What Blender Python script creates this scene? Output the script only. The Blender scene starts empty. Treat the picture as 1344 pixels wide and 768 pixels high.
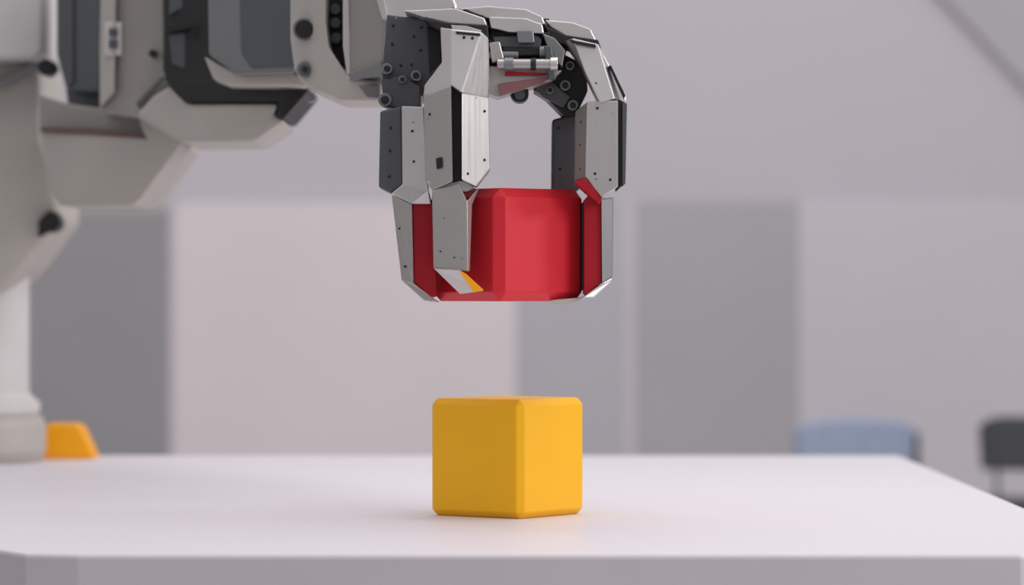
import bpy, bmesh, math
from mathutils import Vector, Matrix
S=0.001; D=4700.0; TT=750.0; CZ=TT+298.0
sc=bpy.context.scene
try:
    sc.view_settings.view_transform='Standard'; sc.view_settings.look='None'
except Exception as e: print(e)

def W(px,py,y=0.0):
    k=(D+y)/D
    return Vector(((px-672)*k, y, (384-py)*k+CZ))*S
def lin(c):
    o=[]
    for v in c:
        v/=255.0
        o.append(v/12.92 if v<=0.04045 else ((v+0.055)/1.055)**2.4)
    return (o[0],o[1],o[2],1.0)
def mat(name,c,rough=0.5,metal=0.0,var=0.06,scale=8.0,specks=False,bump=0.0,spec=0.5):
    m=bpy.data.materials.new(name); m.use_nodes=True
    nt=m.node_tree; b=nt.nodes['Principled BSDF']
    b.inputs['Roughness'].default_value=rough; b.inputs['Metallic'].default_value=metal
    b.inputs['Specular IOR Level'].default_value=spec
    L=lin(c)
    tc=nt.nodes.new('ShaderNodeTexCoord'); n=nt.nodes.new('ShaderNodeTexNoise')
    n.inputs['Scale'].default_value=scale; n.inputs['Detail'].default_value=4
    nt.links.new(tc.outputs['Object'],n.inputs['Vector'])
    r=nt.nodes.new('ShaderNodeValToRGB')
    r.color_ramp.elements[0].position=0.3; r.color_ramp.elements[1].position=0.7
    r.color_ramp.elements[0].color=(L[0]*(1-var),L[1]*(1-var),L[2]*(1-var),1)
    r.color_ramp.elements[1].color=(min(1,L[0]*(1+var)),min(1,L[1]*(1+var)),min(1,L[2]*(1+var)),1)
    nt.links.new(n.outputs['Fac'],r.inputs['Fac'])
    out=r.outputs['Color']
    if specks:
        n2=nt.nodes.new('ShaderNodeTexNoise'); n2.inputs['Scale'].default_value=120; n2.inputs['Detail'].default_value=1
        nt.links.new(tc.outputs['Object'],n2.inputs['Vector'])
        r2=nt.nodes.new('ShaderNodeValToRGB'); r2.color_ramp.elements[0].position=0.765; r2.color_ramp.elements[1].position=0.79
        nt.links.new(n2.outputs['Fac'],r2.inputs['Fac'])
        mx=nt.nodes.new('ShaderNodeMixRGB'); mx.inputs['Color2'].default_value=(0.12,0.12,0.12,1)
        nt.links.new(r2.outputs['Color'],mx.inputs['Fac']); nt.links.new(out,mx.inputs['Color1']); out=mx.outputs['Color']
        # brushed variation of roughness, stretched along the part
        mpn=nt.nodes.new('ShaderNodeMapping'); mpn.inputs['Scale'].default_value=(220,220,6)
        n4=nt.nodes.new('ShaderNodeTexNoise'); n4.inputs['Scale'].default_value=1.0
        nt.links.new(tc.outputs['Object'],mpn.inputs['Vector']); nt.links.new(mpn.outputs[0],n4.inputs['Vector'])
        mr=nt.nodes.new('ShaderNodeMapRange'); mr.inputs['To Min'].default_value=rough-0.1; mr.inputs['To Max'].default_value=rough+0.12
        nt.links.new(n4.outputs['Fac'],mr.inputs['Value']); nt.links.new(mr.outputs[0],b.inputs['Roughness'])
    nt.links.new(out,b.inputs['Base Color'])
    if bump:
        n3=nt.nodes.new('ShaderNodeTexNoise'); n3.inputs['Scale'].default_value=900
        nt.links.new(tc.outputs['Object'],n3.inputs['Vector'])
        bp=nt.nodes.new('ShaderNodeBump'); bp.inputs['Strength'].default_value=bump; bp.inputs['Distance'].default_value=0.0005
        nt.links.new(n3.outputs['Fac'],bp.inputs['Height']); nt.links.new(bp.outputs['Normal'],b.inputs['Normal'])
    return m
M=dict(
 light=mat('brushed_light_alloy',(207,203,202),0.3,0.7,0.05,specks=True),
 satin=mat('satin_grey_alloy',(180,176,173),0.34,0.65,0.05,specks=True),
 white=mat('white_shell_plastic',(206,202,201),0.5),
 shell=mat('warm_grey_shell',(180,175,168),0.5),
 taupe=mat('taupe_panel',(150,146,140),0.5,0.1),
 mid=mat('mid_grey_alloy',(130,131,132),0.36,0.45),
 dark=mat('slate_grey_alloy',(90,92,96),0.4,0.4,specks=True),
 slate=mat('slate_blue_shell',(80,86,92),0.5),
 black=mat('black_rubber',(18,18,21),0.5),
 brown=mat('brown_seam',(105,85,80),0.6),
 red=mat('red_matte_plastic',(212,38,52),0.45,0,0.02,bump=0.1,spec=0.35),
 redlit_pad=mat('red_lit_finger_pad',(165,16,34),0.5,0,0.03,spec=0.3),  # red reflected off the block is put into the pad colour
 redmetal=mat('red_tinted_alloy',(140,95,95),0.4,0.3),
 yellow=mat('yellow_matte_plastic',(243,180,12),0.45,0,0.02,bump=0.1,spec=0.35),
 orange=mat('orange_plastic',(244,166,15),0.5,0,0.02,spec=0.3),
 table=mat('white_laminate',(225,219,225),0.42,0,0.01,scale=2,spec=0.3),
 tside=mat('grey_table_edge',(196,190,194),0.6,0,0.02),
 wall=mat('lilac_grey_wall_paint',(177,172,178),0.9,0,0.015,scale=1.2),
 pwhite=mat('pale_partition_fabric',(201,193,196),0.9,0,0.02,scale=2),
 pgrey=mat('grey_partition_fabric',(138,136,139),0.9,0,0.03,scale=2),
 pgrey2=mat('warm_grey_partition_fabric',(158,155,159),0.9,0,0.03,scale=2),
 pmid=mat('mid_grey_partition_fabric',(168,164,170),0.9,0,0.02,scale=2),
 plight=mat('light_grey_partition_fabric',(184,179,185),0.9,0,0.02,scale=2),
 floor=mat('grey_floor_vinyl',(170,167,170),0.6,0,0.04,scale=3),
 beam=mat('grey_bulkhead_paint',(161,158,162),0.9,0,0.02),
 blue=mat('blue_grey_upholstery',(144,155,177),0.9,0,0.05,scale=20),
 charcoal=mat('charcoal_upholstery',(66,68,72),0.8,0,0.08,scale=20),
)
def obj(name,bm,m,parent=None,bevel=0.0,seg=2,smooth=False):
    bmesh.ops.recalc_face_normals(bm,faces=bm.faces)
    me=bpy.data.meshes.new(name); bm.to_mesh(me); bm.free()
    o=bpy.data.objects.new(name,me); sc.collection.objects.link(o)
    me.materials.append(M[m] if isinstance(m,str) else m)
    if smooth:
        for p in me.polygons: p.use_smooth=True
    if bevel:
        b=o.modifiers.new('bevel','BEVEL'); b.width=bevel*S; b.segments=seg; b.limit_method='ANGLE'; b.angle_limit=math.radians(20)
        if smooth: b.harden_normals=True
    if parent:
        o.parent=parent
        if not parent.get('local'): o.matrix_parent_inverse=Matrix.Translation(-parent.location)
    return o
def empty(name,loc=(0,0,0),local=False):
    e=bpy.data.objects.new(name,None); e.empty_display_size=0.05; sc.collection.objects.link(e); e.location=loc
    if local: e['local']=1
    return e
def shell(name,verts,faces,thick,m,parent=None,bevel=1.6,dy=0):
    """faceted solid: front facets given, extruded back along depth"""
    bm=bmesh.new(); Y=Vector((0,dy*S,0))
    f=[bm.verts.new(W(*v)+Y) for v in verts]
    b=[bm.verts.new(W(*v)+Y+Vector((0,thick*S,0))) for v in verts]
    cnt={}
    for fc in faces:
        bm.faces.new([f[i] for i in fc]); bm.faces.new([b[i] for i in reversed(fc)])
        for i in range(len(fc)):
            e=(fc[i],fc[(i+1)%len(fc)]); cnt.setdefault(frozenset(e),[]).append(e)
    for k,es in cnt.items():
        if len(es)==1:
            i,j=es[0]; bm.faces.new([f[j],f[i],b[i],b[j]])
    return obj(name,bm,m,parent,bevel)
def poly(name,pts,y,thick,m,parent=None,bevel=1.6,y2=None,dy=0):
    xs=[p[0] for p in pts]; x0,x1=min(xs),max(xs)
    if y2 is None: y2=y
    v=[(p[0],p[1],y+(y2-y)*(p[0]-x0)/(x1-x0)) for p in pts]
    return shell(name,v,[tuple(range(len(v)))],thick,m,parent,bevel,dy)
def disc(name,px,py,y,r,thick,m,parent,axis='Y',r2=None,bevel=0.8):
    k=(D+y)/D; bm=bmesh.new()
    bmesh.ops.create_cone(bm,cap_ends=True,segments=28,radius1=r*k*S,radius2=(r2 or r)*k*S,depth=thick*S)
    if axis=='Y': bmesh.ops.rotate(bm,matrix=Matrix.Rotation(math.radians(90),3,'X'),verts=bm.verts)
    if axis=='X': bmesh.ops.rotate(bm,matrix=Matrix.Rotation(math.radians(90),3,'Y'),verts=bm.verts)
    bmesh.ops.translate(bm,vec=W(px,py,y)+(Vector((0,thick/2*S,0)) if axis=='Y' else Vector((0,0,0))),verts=bm.verts)
    return obj(name,bm,m,parent,bevel)
def box(name,x0,x1,y0,y1,z0,z1,m,parent=None,bevel=2.0,seg=2):
    bm=bmesh.new(); bmesh.ops.create_cube(bm,size=1)
    for v in bm.verts:
        v.co=Vector(((x0+x1)/2+v.co.x*(x1-x0),(y0+y1)/2+v.co.y*(y1-y0),(z0+z1)/2+v.co.z*(z1-z0)))*S
    return obj(name,bm,m,parent,bevel,seg)

# ---------------- blocks
def block(name,cx,cy,cz,a,h,rot,m,bev,seg):
    bm=bmesh.new(); bmesh.ops.create_cube(bm,size=1)
    for v in bm.verts: v.co=Vector((v.co.x*a,v.co.y*a,v.co.z*h))*S
    bmesh.ops.bevel(bm,geom=list(bm.edges),offset=bev*S,segments=1,profile=0.5,affect='EDGES')
    bm.normal_update()
    bmesh.ops.bevel(bm,geom=[e for e in bm.edges if e.calc_face_angle(0)>0.4],offset=seg*S,segments=3,profile=0.5,affect='EDGES')
    o=obj(name,bm,m); o.rotation_euler=(0,0,rot); o.location=Vector((cx,cy,cz))*S
    for p in o.data.polygons: p.use_smooth=True
    w=o.modifiers.new('wn','WEIGHTED_NORMAL'); w.keep_sharp=False
    return o
block('yellow_block',-6,106,TT+78.5,152,157,math.radians(54.8),'yellow',8.5,1.8)
block('red_block',-6,23,CZ+62,150,147,math.radians(38.7),'red',12,1.4)
ob=empty('orange_block',W(85,600,1740))
fv=[];bv=[]
bm=bmesh.new()
for p in [(50,600),(52,562),(62,557),(98,557),(106,563),(124,600)]:
    w=W(p[0],p[1],1700)
    if p[1]==600: w.z=TT*S
    fv.append(bm.verts.new(w)); bv.append(bm.verts.new(w+Vector((0,90*S,0))))
bm.faces.new(fv); bm.faces.new(list(reversed(bv)))
for i in range(6): bm.faces.new([fv[(i+1)%6],fv[i],bv[i],bv[(i+1)%6]])
obj('wedge_body',bm,'orange',ob,4,3)

# ---------------- table
tb=empty('white_table',(0,0.6,0))
outline=[(-493,-634),(578,-634),(707,-500),(707,1845),(-980,1845),(-980,75),(-592,-557),(-555,-617)]
def slab(name,ol,z0,z1,m,bevel):
    bm=bmesh.new()
    t=[bm.verts.new(Vector((x,y,z1))*S) for x,y in ol]; b=[bm.verts.new(Vector((x,y,z0))*S) for x,y in ol]
    bm.faces.new(t); bm.faces.new(list(reversed(b)))
    n=len(ol)
    for i in range(n): bm.faces.new([t[i],t[(i+1)%n],b[(i+1)%n],b[i]])
    return obj(name,bm,m,tb,bevel,3)
slab('tabletop',outline,TT-6,TT,'table',1.5)
slab('table_edge',outline,TT-110,TT-6,'tside',1.0)
slab('table_plinth',[(x*0.8,620+(y-620)*0.8) for x,y in outline],0,TT-110,'tside',3)

# ---------------- robot arm
R=empty('robot_arm',(W(-30,384,1620).x,1.62,0.751))
def lathe(name,px,y,prof,m):
    k=(D+y)/D; bm=bmesh.new(); c=W(px,384,y); n=48; rings=[]
    for r,py in prof:
        z=(384-py)*k+CZ if py<9000 else TT+0.5
        rings.append([bm.verts.new((c.x+r*k*S*math.cos(2*math.pi*i/n),c.y+r*k*S*math.sin(2*math.pi*i/n),z*S)) for i in range(n)])
    for a,b in zip(rings,rings[1:]):
        for i in range(n): bm.faces.new([a[i],a[(i+1)%n],b[(i+1)%n],b[i]])
    bm.faces.new(rings[0]); bm.faces.new(rings[-1])
    return obj(name,bm,m,R,2,3)
lathe('pedestal_column',-30,1620,[(60,330),(68,345),(68,515),(74,522),(82,528),(82,540),(78,545)],'white')
lathe('pedestal_base',-30,1620,[(72,540),(86,548),(90,560),(90,592),(84,9999)],'shell')
P=lambda *a,**k: poly(*a,parent=R,**k)
P('upper_arm_link',[(-90,80),(40,80),(50,88),(52,180),(74,268),(74,292),(30,350),(8,372),(-90,440)],1420,330,'shell',bevel=10)
P('shoulder_seam',[(-60,118),(0,104),(44,80),(52,84),(50,92),(4,112),(-60,126)],1400,25,'mid')
P('shoulder_cover',[(-90,-60),(55,-60),(55,66),(46,77),(-90,80)],1330,300,'white',bevel=6)
disc('elbow_cap_screw',60,88,1200,11,60,'black',R)
disc('lower_pivot',66,292,1395,13,60,'black',R)
P('lower_pivot_cover',[(50,290),(64,276),(76,280),(72,300),(50,312)],1405,40,'black')
P('elbow_motor',[(74,-60),(132,-60),(130,122),(88,122),(74,70)],1150,280,'slate',y2=1060,bevel=5)
P('elbow_motor_face',[(78,-60),(96,-60),(96,110),(90,112),(78,74)],1135,30,'dark',y2=1110)
P('elbow_motor_dark_base',[(86,118),(132,112),(132,142),(90,140)],1120,200,'dark')  # darker solid along the motor's lower edge
P('elbow_shaded_top',[(52,124),(90,136),(134,142),(185,152),(202,182),(52,178)],1080,300,'taupe',y2=930,bevel=4)  # shading on the housing's top, put in as a taupe piece
P('elbow_housing',[(52,170),(190,180),(180,150),(200,142),(237,184),(236,192),(184,262),(174,270),(78,270),(66,250)],1060,360,'shell',y2=860,bevel=7)
P('elbow_seam',[(54,166),(120,168),(186,176),(196,183),(120,176),(54,173)],1045,20,'brown',y2=905,bevel=0.5)
P('forearm_control_panel',[(133,-60),(215,-60),(215,94),(238,124),(236,150),(182,154),(130,148),(130,60)],900,330,'taupe',y2=780,bevel=4)
P('control_panel_ridge',[(133,-60),(152,-60),(150,120),(132,140),(131,60)],885,20,'shell',y2=858)
P('panel_groove',[(178,136),(212,100),(216,103),(182,142)],825,14,'dark',y2=770,bevel=0.5)
P('button_plate',[(137,29),(160,29),(160,73),(137,73)],862,20,'white',bevel=2)
P('button_1',[(143,37),(154,37),(154,47),(143,47)],856,10,'dark',bevel=1)
P('button_2',[(143,52),(154,52),(154,63),(143,63)],856,10,'dark',bevel=1)
disc('panel_screw',200,70,800,5,40,'black',R)
P('forearm_joint_core',[(212,-60),(280,-60),(280,62),(310,100),(404,112),(404,120),(374,156),(362,154),(368,134),(246,134),(216,104)],760,260,'black',y2=520,bevel=4)
P('joint_core_block_1',[(222,-60),(268,-60),(270,14),(240,10),(222,20)],740,40,'slate',y2=700)
P('joint_core_block_2',[(222,44),(272,40),(276,72),(262,96),(226,84)],735,40,'dark',y2=700)
P('joint_core_rib',[(218,34),(272,24),(272,32),(218,44)],725,30,'black',y2=690)
disc('joint_core_roller',262,42,700,11,30,'black',R)
P('forearm_cradle',[(268,74),(312,97),(386,95),(404,106),(398,113),(300,112),(280,104)],600,220,'shell',y2=430,bevel=3)
P('forearm_shell',[(272,-60),(386,-60),(388,96),(312,98),(274,72)],560,260,'mid',y2=420,bevel=5)
P('forearm_shell_panel',[(312,-60),(384,-60),(386,88),(330,90),(316,70)],505,20,'slate',y2=415,bevel=4)
P('forearm_underside',[(178,152),(200,126),(222,112),(246,136),(366,136),(358,152),(374,158),(334,186),(238,187)],820,300,'shell',y2=560,bevel=7)
P('forearm_clip',[(364,136),(400,116),(400,124),(372,156)],510,60,'black',bevel=1)
disc('forearm_clip_pin',407,128,420,6,30,'mid',R)
P('wrist_gap',[(424,-60),(460,-60),(460,98),(430,66)],370,120,'black')
P('wrist_fork',[(381,-60),(428,-60),(428,30),(432,62),(458,102),(502,106),(498,132),(448,132),(416,118),(394,106),(386,90),(381,50)],350,190,'shell',y2=200,bevel=4)
P('wrist_fork_web',[(414,-60),(430,-60),(430,60),(452,92),(446,98),(418,66)],316,14,'light',y2=290)
disc('wrist_bore_rim',399,38,318,15,40,'mid',R); disc('wrist_bore',399,38,312,12,40,'black',R)
disc('wrist_pivot_rim',400,91,318,11,40,'mid',R); disc('wrist_pivot',400,91,312,7.5,30,'dark',R); disc('wrist_pivot_pin',400,91,308,3.5,30,'black',R)
for i,(x,y) in enumerate([(440,12),(440,30),(441,50)]): disc('wrist_cable_%d'%i,x,y,355,7,30,'dark',R)
P('wrist_panel',[(454,-60),(476,-60),(504,20),(502,98),(460,103),(454,60)],240,160,'taupe',y2=170,bevel=3)
P('wrist_panel_rim',[(476,-60),(490,-60),(508,18),(508,26),(502,26)],200,30,'light',y2=150)
P('wrist_panel_edge',[(456,96),(500,80),(503,100),(460,105)],225,20,'mid',y2=165)
P('wrist_side_rim',[(450,-60),(457,-60),(461,103),(456,104),(450,60)],232,30,'light')
P('wrist_under_plate',[(470,112),(500,110),(498,130),(482,128)],205,14,'mid')
P('wrist_mount',[(480,-60),(566,-60),(600,6),(600,30),(530,30),(506,24)],170,150,'light',bevel=3)
# --- hand
def bolts(lst,y,m='mid',r=3.2,n='bolt',dy=0):
    for i,t in enumerate(lst):
        disc('%s_%d'%(n,i),t[0],t[1],(t[2] if len(t)>2 else y)-1.2+dy,r,10,m,R,bevel=0.4)
P('palm_body',[(575,24),(720,24),(745,60),(736,98),(700,108),(650,104),(600,100),(575,70)],70,110,'black')
P('palm_side_plate',[(508,19),(572,27),(582,48),(580,84),(558,112),(555,126),(530,134),(503,116),(501,98)],0,170,'dark')
P('palm_side_inner',[(560,34),(582,44),(578,84),(564,98)],-12,30,'black')
P('palm_lower_bracket',[(500,104),(526,100),(552,112),(552,140),(528,142),(504,140)],-15,70,'dark')
for i,(x,y,r) in enumerate([(505,131,9),(508,90,7),(546,99,7),(528,104,5)]):
    disc('knuckle_pivot_rim_%d'%i,x,y,-26,r,40,'mid',R); disc('knuckle_pivot_%d'%i,x,y,-30,r*0.6,20,'black',R)
bolts([(516,34),(553,36),(543,48),(515,58),(552,66),(526,86),(540,85)],0,'black',2,'plate_bolt')
bolts([(520,24),(565,32)],0,'mid',2,'plate_screw')
# finger B (front left)
P('index_knuckle_cap',[(530,14),(598,11),(636,24),(640,34),(590,31),(560,24)],-50,120,'light')
P('index_knuckle_gap',[(556,24),(590,30),(640,33),(642,50),(588,46),(566,34)],-60,110,'black')
shell('index_upper',[(578,36,-108),(592,38,-125),(632,42,-125.5),(641,50,-115),(642,96,-105),(641,128,-100),(606,122,-136),(592,112,-134.6),(590,118,-133),(556,126,-93),(557,112,-92.6),(580,82,-116)],
      [(0,1,7,8,9,10,11),(1,2,6,7),(2,3,4,5,6)],60,'light',R)
P('index_upper_slot',[(598,41),(630,44),(631,47),(599,44)],-129,10,'black',bevel=0.3)
P('index_upper_slot_frame',[(592,33),(612,34),(632,40),(630,43),(594,38)],-112,10,'light',bevel=0.4)
bolts([(609,49),(620,50)],-127,'black',2.0,'index_bolt')
P('index_slot_core',[(588,110),(610,112),(610,236),(592,240)],-112,60,'black')
shell('index_mid_inner',[(556,126,-95),(592,112,-138),(594,238,-140),(568,250,-109),(558,238,-97.5)],[(0,1,2,3,4)],60,'satin',R)  # shade of the inner facet is put into a darker alloy colour
shell('index_mid_outer',[(606,122,-138),(641,128,-112),(643,222,-110.5),(625,245,-124),(606,236,-138)],[(0,1,2,3,4)],65,'light',R)
P('index_mid_hinge',[(560,238),(592,232),(612,238),(624,246),(614,252),(568,252)],-105,55,'light')
bolts([(636,146,-116),(636,210,-116),(614,228,-132),(564,150,-105)],-128,'black',1.8,'index_screw')
P('index_window',[(572,208),(579,206),(580,220),(573,222)],-120,16,'black',bevel=0.4,y2=-126)
shell('index_tip',[(567,250,-111.5),(602,240,-129),(613,264,-134.5),(628,246,-105),(619,268,-118),(616,356,-126),(614,356,-135),(569,352,-112.5)],[(0,1,2,6,7),(2,3,4,5,6)],58,'satin',R)
shell('index_fingertip',[(569,352,-116),(604,354,-134),(634,382,-134),(604,386,-120)],[(0,1,2,3)],62,'light',R)
P('index_tip_reflection',[(602,355),(611,359),(635,381),(622,384)],-139,12,'orange',bevel=0.5)  # yellow block's reflection on the fingertip, put in as a coloured strip
bolts([(578,330,-117),(596,338,-126)],-130,'black',1.2,'tip_screw')
# finger A (back left)
P('middle_outer',[(499,146),(527,139),(529,242),(513,254),(497,246)],-40,70,'dark',bevel=2.5)
shell('middle_mid',[(527,139,-50),(556,140,-55),(562,250,-56),(566,268,-50),(541,268,-50),(513,254,-45),(528,242,-50)],[(0,1,2,3,4,5,6)],70,'light',R)
bolts([(513,168),(512,198),(511,232)],-40,'black',2.0,'middle_bolt')
bolts([(543,212),(541,172)],-53,'black',1.7,'middle_screw')
shell('middle_tip',[(514,256,-40),(541,268,-48),(543,371,-48),(566,391,-44),(576,397,-40),(557,395,-36),(527,368,-30),(518,290,-36)],[(0,1,2,7),(2,3,4,5,6,7)],75,'satin',R)
P('middle_pad',[(541,268),(566,264),(568,250),(572,260),(572,390),(565,390),(543,371)],-44,60,'redlit_pad')
bolts([(524,300,-42),(531,350,-42)],-46,'black',1.4,'middle_tip_screw')
# palm top
P('palm_top_cap',[(606,11),(640,8),(690,12),(712,22),(716,32),(660,30),(632,22)],-20,140,'light')
P('palm_top_front',[(642,22),(690,24),(712,32),(714,44),(668,42),(644,36)],-55,40,'light')
P('palm_top_gap',[(604,14),(634,22),(644,40),(640,52),(720,52),(722,42),(700,44),(650,40)],-30,60,'black')
P('palm_front_block',[(646,48),(704,46),(712,52),(708,64),(650,62)],-45,60,'dark')
P('palm_clamp',[(678,40),(700,40),(702,56),(680,56)],-60,30,'mid')
disc('palm_rod',690,84,-60,7,74,'satin',R,axis='X'); disc('palm_rod_cap',727,84,-60,9,10,'light',R,axis='X'); disc('palm_rod_collar',668,84,-60,9,12,'mid',R,axis='X'); disc('palm_rod_band',700,84,-60,8.4,7,'black',R,axis='X')
disc('palm_cross_rod',655,72,-50,5,50,'mid',R,axis='X'); disc('palm_cross_roller',716,68,-50,8,16,'mid',R,axis='X')
P('palm_link_1',[(642,56),(656,54),(662,78),(646,82)],-58,30,'satin'); P('palm_link_2',[(660,62),(712,62),(728,72),(660,74)],-52,20,'black')
P('palm_link_3',[(712,44),(728,50),(742,66),(738,88),(722,72)],-50,40,'mid')
P('palm_link_4',[(714,60),(724,60),(730,104),(720,104)],-62,20,'dark')
P('palm_lower_plate',[(640,86),(738,92),(724,106),(652,127),(640,122)],-40,90,'satin')
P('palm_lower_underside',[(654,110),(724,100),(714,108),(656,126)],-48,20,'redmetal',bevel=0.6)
P('palm_lower_stripe',[(664,94),(722,96),(712,99),(662,99)],-48,20,'redlit_pad',bevel=0.4)
disc('palm_sensor',682,122,0,12,50,'black',R); disc('palm_sensor_lens',682,124,-6,7,20,'dark',R)
# finger C / D (right)
Q=30
def PQ(*a,**k): return poly(*a,parent=R,dy=Q,**k)
PQ('ring_link',[(722,60),(770,84),(772,118),(756,150),(740,150),(716,126),(700,116),(714,104),(736,96)],-10,90,'black')
PQ('ring_link_arm',[(700,112),(726,106),(750,126),(740,140),(712,126)],-16,60,'dark')
for i,(x,y,r) in enumerate([(742,112,7),(752,138,7),(722,118,5),(748,86,6)]):
    disc('ring_pivot_rim_%d'%i,x,y,-24+Q,r,30,'mid',R); disc('ring_pivot_%d'%i,x,y,-28+Q,r*0.6,20,'black',R)
PQ('ring_knuckle_cap',[(716,24),(752,27),(776,36),(784,52),(744,46),(724,34)],-50,110,'light')
PQ('ring_knuckle_gap',[(716,32),(744,44),(786,50),(790,62),(748,60),(722,50)],-56,90,'black')
shell('ring_upper',[(742,52,-60),(752,48,-85),(786,56,-85),(823,124,-50),(823,134,-50),(808,128,-95),(788,134,-96),(768,92,-90),(765,84,-86)],
      [(0,1,7,8),(1,2,5,6,7),(2,3,4,5)],70,'light',R,dy=Q)
PQ('ring_upper_groove',[(800,84),(803,84),(822,124),(820,128)],-88,16,'black',bevel=0.3)
PQ('ring_slot_frame',[(748,50),(782,56),(783,60),(752,54)],-92,12,'black',bevel=0.4)
PQ('little_finger_mid',[(725,156),(752,148),(768,150),(768,240),(757,251),(724,249)],40,80,'dark',bevel=2.5)
bolts([(733,168),(735,222)],40,'black',2.0,'little_bolt',dy=Q)
shell('ring_mid_inner',[(756,144,-35),(772,132,-80),(771,232,-80),(755,237,-35)],[(0,1,2,3)],60,'taupe',R,dy=Q)
shell('ring_mid',[(771,132,-85),(812,130,-100),(812,244,-100),(791,259,-92),(769,232,-85)],[(0,1,2,3,4)],80,'light',R,dy=Q)
PQ('ring_mid_back',[(808,126),(823,134),(821,240),(810,250)],-80,60,'black')
PQ('ring_mid_back_rim',[(818,134),(824,134),(822,240),(818,244)],-86,20,'dark',bevel=0.6)
bolts([(784,142,-90),(801,236,-96),(781,228,-89)],-99,'black',1.9,'ring_screw',dy=Q)
bolts([(763,160,-56),(762,190,-54),(762,222,-54)],-72,'black',1.6,'ring_side_screw',dy=Q)
PQ('ring_pad_top',[(754,238),(768,232),(791,258),(788,268),(772,254)],-88,60,'redlit_pad',bevel=0.8)
PQ('ring_pad',[(767,262),(774,254),(791,262),(791,370),(770,388),(767,386)],-60,80,'redlit_pad')
PQ('ring_pad_groove',[(764,266),(770,262),(770,376),(764,382)],-40,50,'black',bevel=0.5)
shell('ring_tip',[(790,260,-66),(806,258,-50),(805,364,-50),(791,372,-66)],[(0,1,2,3)],80,'mid',R,dy=Q)
shell('ring_fingertip',[(791,372,-68),(805,364,-52),(803,370,-52),(780,391,-62),(764,391,-66)],[(0,1,2,3,4)],84,'light',R,dy=Q)
P('little_fingertip',[(722,394),(766,390),(758,397),(744,401),(730,400)],-20,80,'shell')

# ---------------- room
box('floor',-5200,5200,-5600,7200,-60,0,'floor',bevel=0)
box('wall_back',-5200,5200,7000,7200,0,3600,'wall',bevel=0)
def panel(name,x0,x1,top,m,depth=6930):
    k=(D+depth)/D
    X0=(x0-672)*k; X1=(x1-672)*k; Z=(384-top)*k+CZ
    e=empty(name,((X0+X1)/2*S,depth*S,0))
    box('panel_face',X0,X1,depth,6999,50,Z,m,e,3)
    box('panel_foot',X0+12,X1-12,depth+6,6998,0,50,'tside',e,2)
    return e
panel('partition_panel',-500,38,276,'pgrey2')
panel('partition_panel',38,222,276,'pgrey')
panel('partition_panel',222,230,266,'plight')
panel('partition_panel',230,678,266,'pwhite')
panel('partition_panel',678,820,262,'pmid')
panel('partition_panel',820,834,262,'plight')
panel('partition_panel',834,1048,266,'pgrey2')
panel('partition_panel',1048,1700,262,'plight')
bm=bmesh.new()
v=[W(1222,-20,6960),W(1488,262,6960),W(1800,262,6960),W(1800,-300,6960),W(957,-300,6960)]
f=[bm.verts.new(p) for p in v]; b=[bm.verts.new(p+Vector((0,0.04,0))) for p in v]
bm.faces.new(f); bm.faces.new(list(reversed(b)))
for i in range(5): bm.faces.new([f[(i+1)%5],f[i],b[i],b[(i+1)%5]])
obj('trim_1',bm,'beam')

# ---------------- chairs
def chair(cx,cy,w,top,bot,m,rot=0):
    e=empty('office_chair',local=True)
    def bx(n,x0,x1,y0,y1,z0,z1,mm,bv,sg=4):
        return box(n,x0,x1,y0,y1,z0,z1,mm,e,bv,sg)
    h=w/2
    bm=bmesh.new(); pr=[]
    for i in range(25):
        t=i/24; x=-h+w*t; u=abs(2*t-1)
        pr.append((x,-240+30*(1-u*u)*-1,top-28*u**4))
    fr=[bm.verts.new(Vector((x,y,z))*S) for x,y,z in pr]; frb=[bm.verts.new(Vector((x*0.94,y+10,bot))*S) for x,y,z in pr]
    bk=[bm.verts.new(Vector((x,y+45,z))*S) for x,y,z in pr]; bkb=[bm.verts.new(Vector((x*0.94,y+55,bot))*S) for x,y,z in pr]
    for i in range(24):
        bm.faces.new([fr[i],fr[i+1],frb[i+1],frb[i]]); bm.faces.new([bk[i+1],bk[i],bkb[i],bkb[i+1]])
        bm.faces.new([fr[i+1],fr[i],bk[i],bk[i+1]]); bm.faces.new([frb[i],frb[i+1],bkb[i+1],bkb[i]])
    for i in (0,24): bm.faces.new([fr[i],frb[i],bkb[i],bk[i]])
    obj('backrest',bm,m,e,10,3,True)
    bx('seat',-h-10,h+10,-200,220,400,450,m,20)
    bx('back_bracket_1',-h*0.6,-h*0.5,-235,-205,380,bot+60,'charcoal',3); bx('back_bracket_2',h*0.5,h*0.6,-235,-205,380,bot+60,'charcoal',3)
    for i,(sx,sy) in enumerate([(-1,-1),(1,-1),(-1,1),(1,1)]):
        bx('leg_%d'%(i+1),sx*h-12,sx*h+12,sy*200-12,sy*200+12,0,405,'charcoal',4)
    bx('side_rail',h-4,h+16,-225,-185,380,top-40,'charcoal',5)
    e.location=Vector((cx,cy,0))*S; e.rotation_euler=(0,0,rot)
    return e
kc=(D+5600)/D
chair((1098-672)*kc,5600,345,(384-546)*kc+CZ,500,'blue',math.radians(8))
chair((1342-672)*kc,5600,230,(384-543)*kc+CZ,(384-612)*kc+CZ,'charcoal',math.radians(-10))

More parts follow.
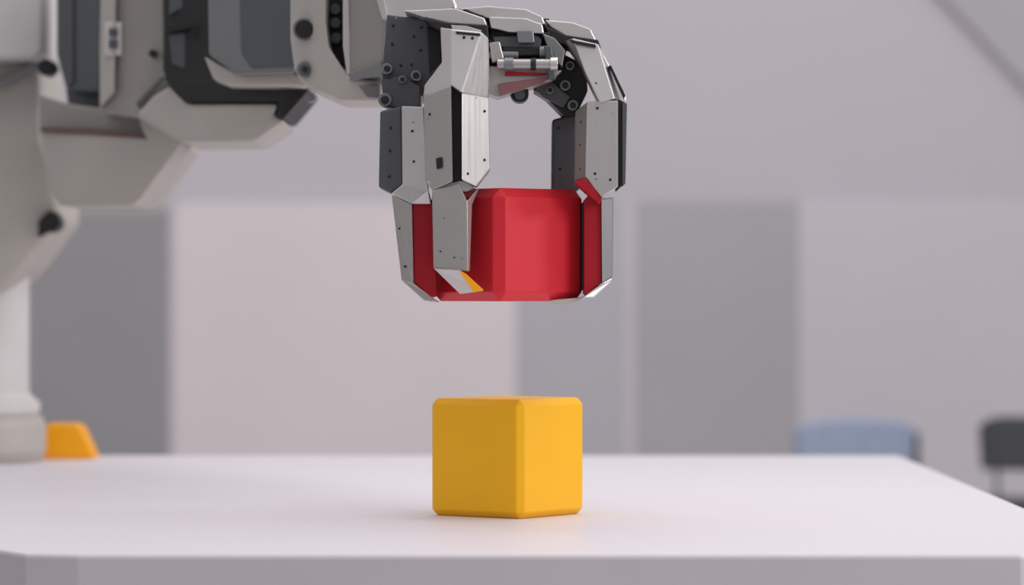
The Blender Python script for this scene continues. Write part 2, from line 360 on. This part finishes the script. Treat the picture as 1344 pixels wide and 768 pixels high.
# ---------------- lights
w=bpy.data.worlds.new('World'); sc.world=w; w.use_nodes=True
nt=w.node_tree; bg=nt.nodes['Background']; bg.inputs['Strength'].default_value=0.66
tc=nt.nodes.new('ShaderNodeTexCoord'); sp=nt.nodes.new('ShaderNodeSeparateXYZ'); rp=nt.nodes.new('ShaderNodeValToRGB'); mp=nt.nodes.new('ShaderNodeMapRange')
mp.inputs['From Min'].default_value=-1; mp.inputs['From Max'].default_value=1
nt.links.new(tc.outputs['Generated'],sp.inputs[0]); nt.links.new(sp.outputs['Z'],mp.inputs['Value']); nt.links.new(mp.outputs[0],rp.inputs['Fac']); nt.links.new(rp.outputs['Color'],bg.inputs['Color'])
rp.color_ramp.elements[0].position=0.44; rp.color_ramp.elements[0].color=(0.45,0.44,0.455,1)
rp.color_ramp.elements[1].position=0.72; rp.color_ramp.elements[1].color=(0.95,0.935,0.955,1)
def area(name,loc,tgt,sx,sy,e,c=(1,0.975,0.98)):
    l=bpy.data.lights.new(name,'AREA'); l.shape='RECTANGLE'; l.size=sx; l.size_y=sy; l.energy=e; l.color=c
    o=bpy.data.objects.new(name,l); sc.collection.objects.link(o); o.location=loc
    o.rotation_euler=(Vector(tgt)-Vector(loc)).to_track_quat('-Z','Y').to_euler()
area('ceiling_light',(0.4,0.6,3.4),(0,0.4,0.75),2.6,2.6,48)
area('key_light',(3.6,-3.2,2.4),(0,0.2,1.0),2.0,2.0,70)  # unseen soft key lamp, placed front right to light the red block
area('side_shadow_light',(4.4,0.0,2.0),(-0.1,0.1,0.8),0.8,0.6,32)  # small unseen lamp, added to cast a faint shadow leftward
area('ceiling_light_rear',(0.5,4.0,3.5),(0.5,6.6,1.2),7,1.5,98)

cam=bpy.data.cameras.new('camera'); co=bpy.data.objects.new('camera',cam); sc.collection.objects.link(co)
cam.sensor_width=36; cam.lens=36*D/1344; co.location=(0,-D*S,CZ*S); co.rotation_euler=(math.radians(90),0,0)
cam.clip_end=100
cam.dof.use_dof=True; cam.dof.focus_distance=4.65; cam.dof.aperture_fstop=3.1
sc.camera=co
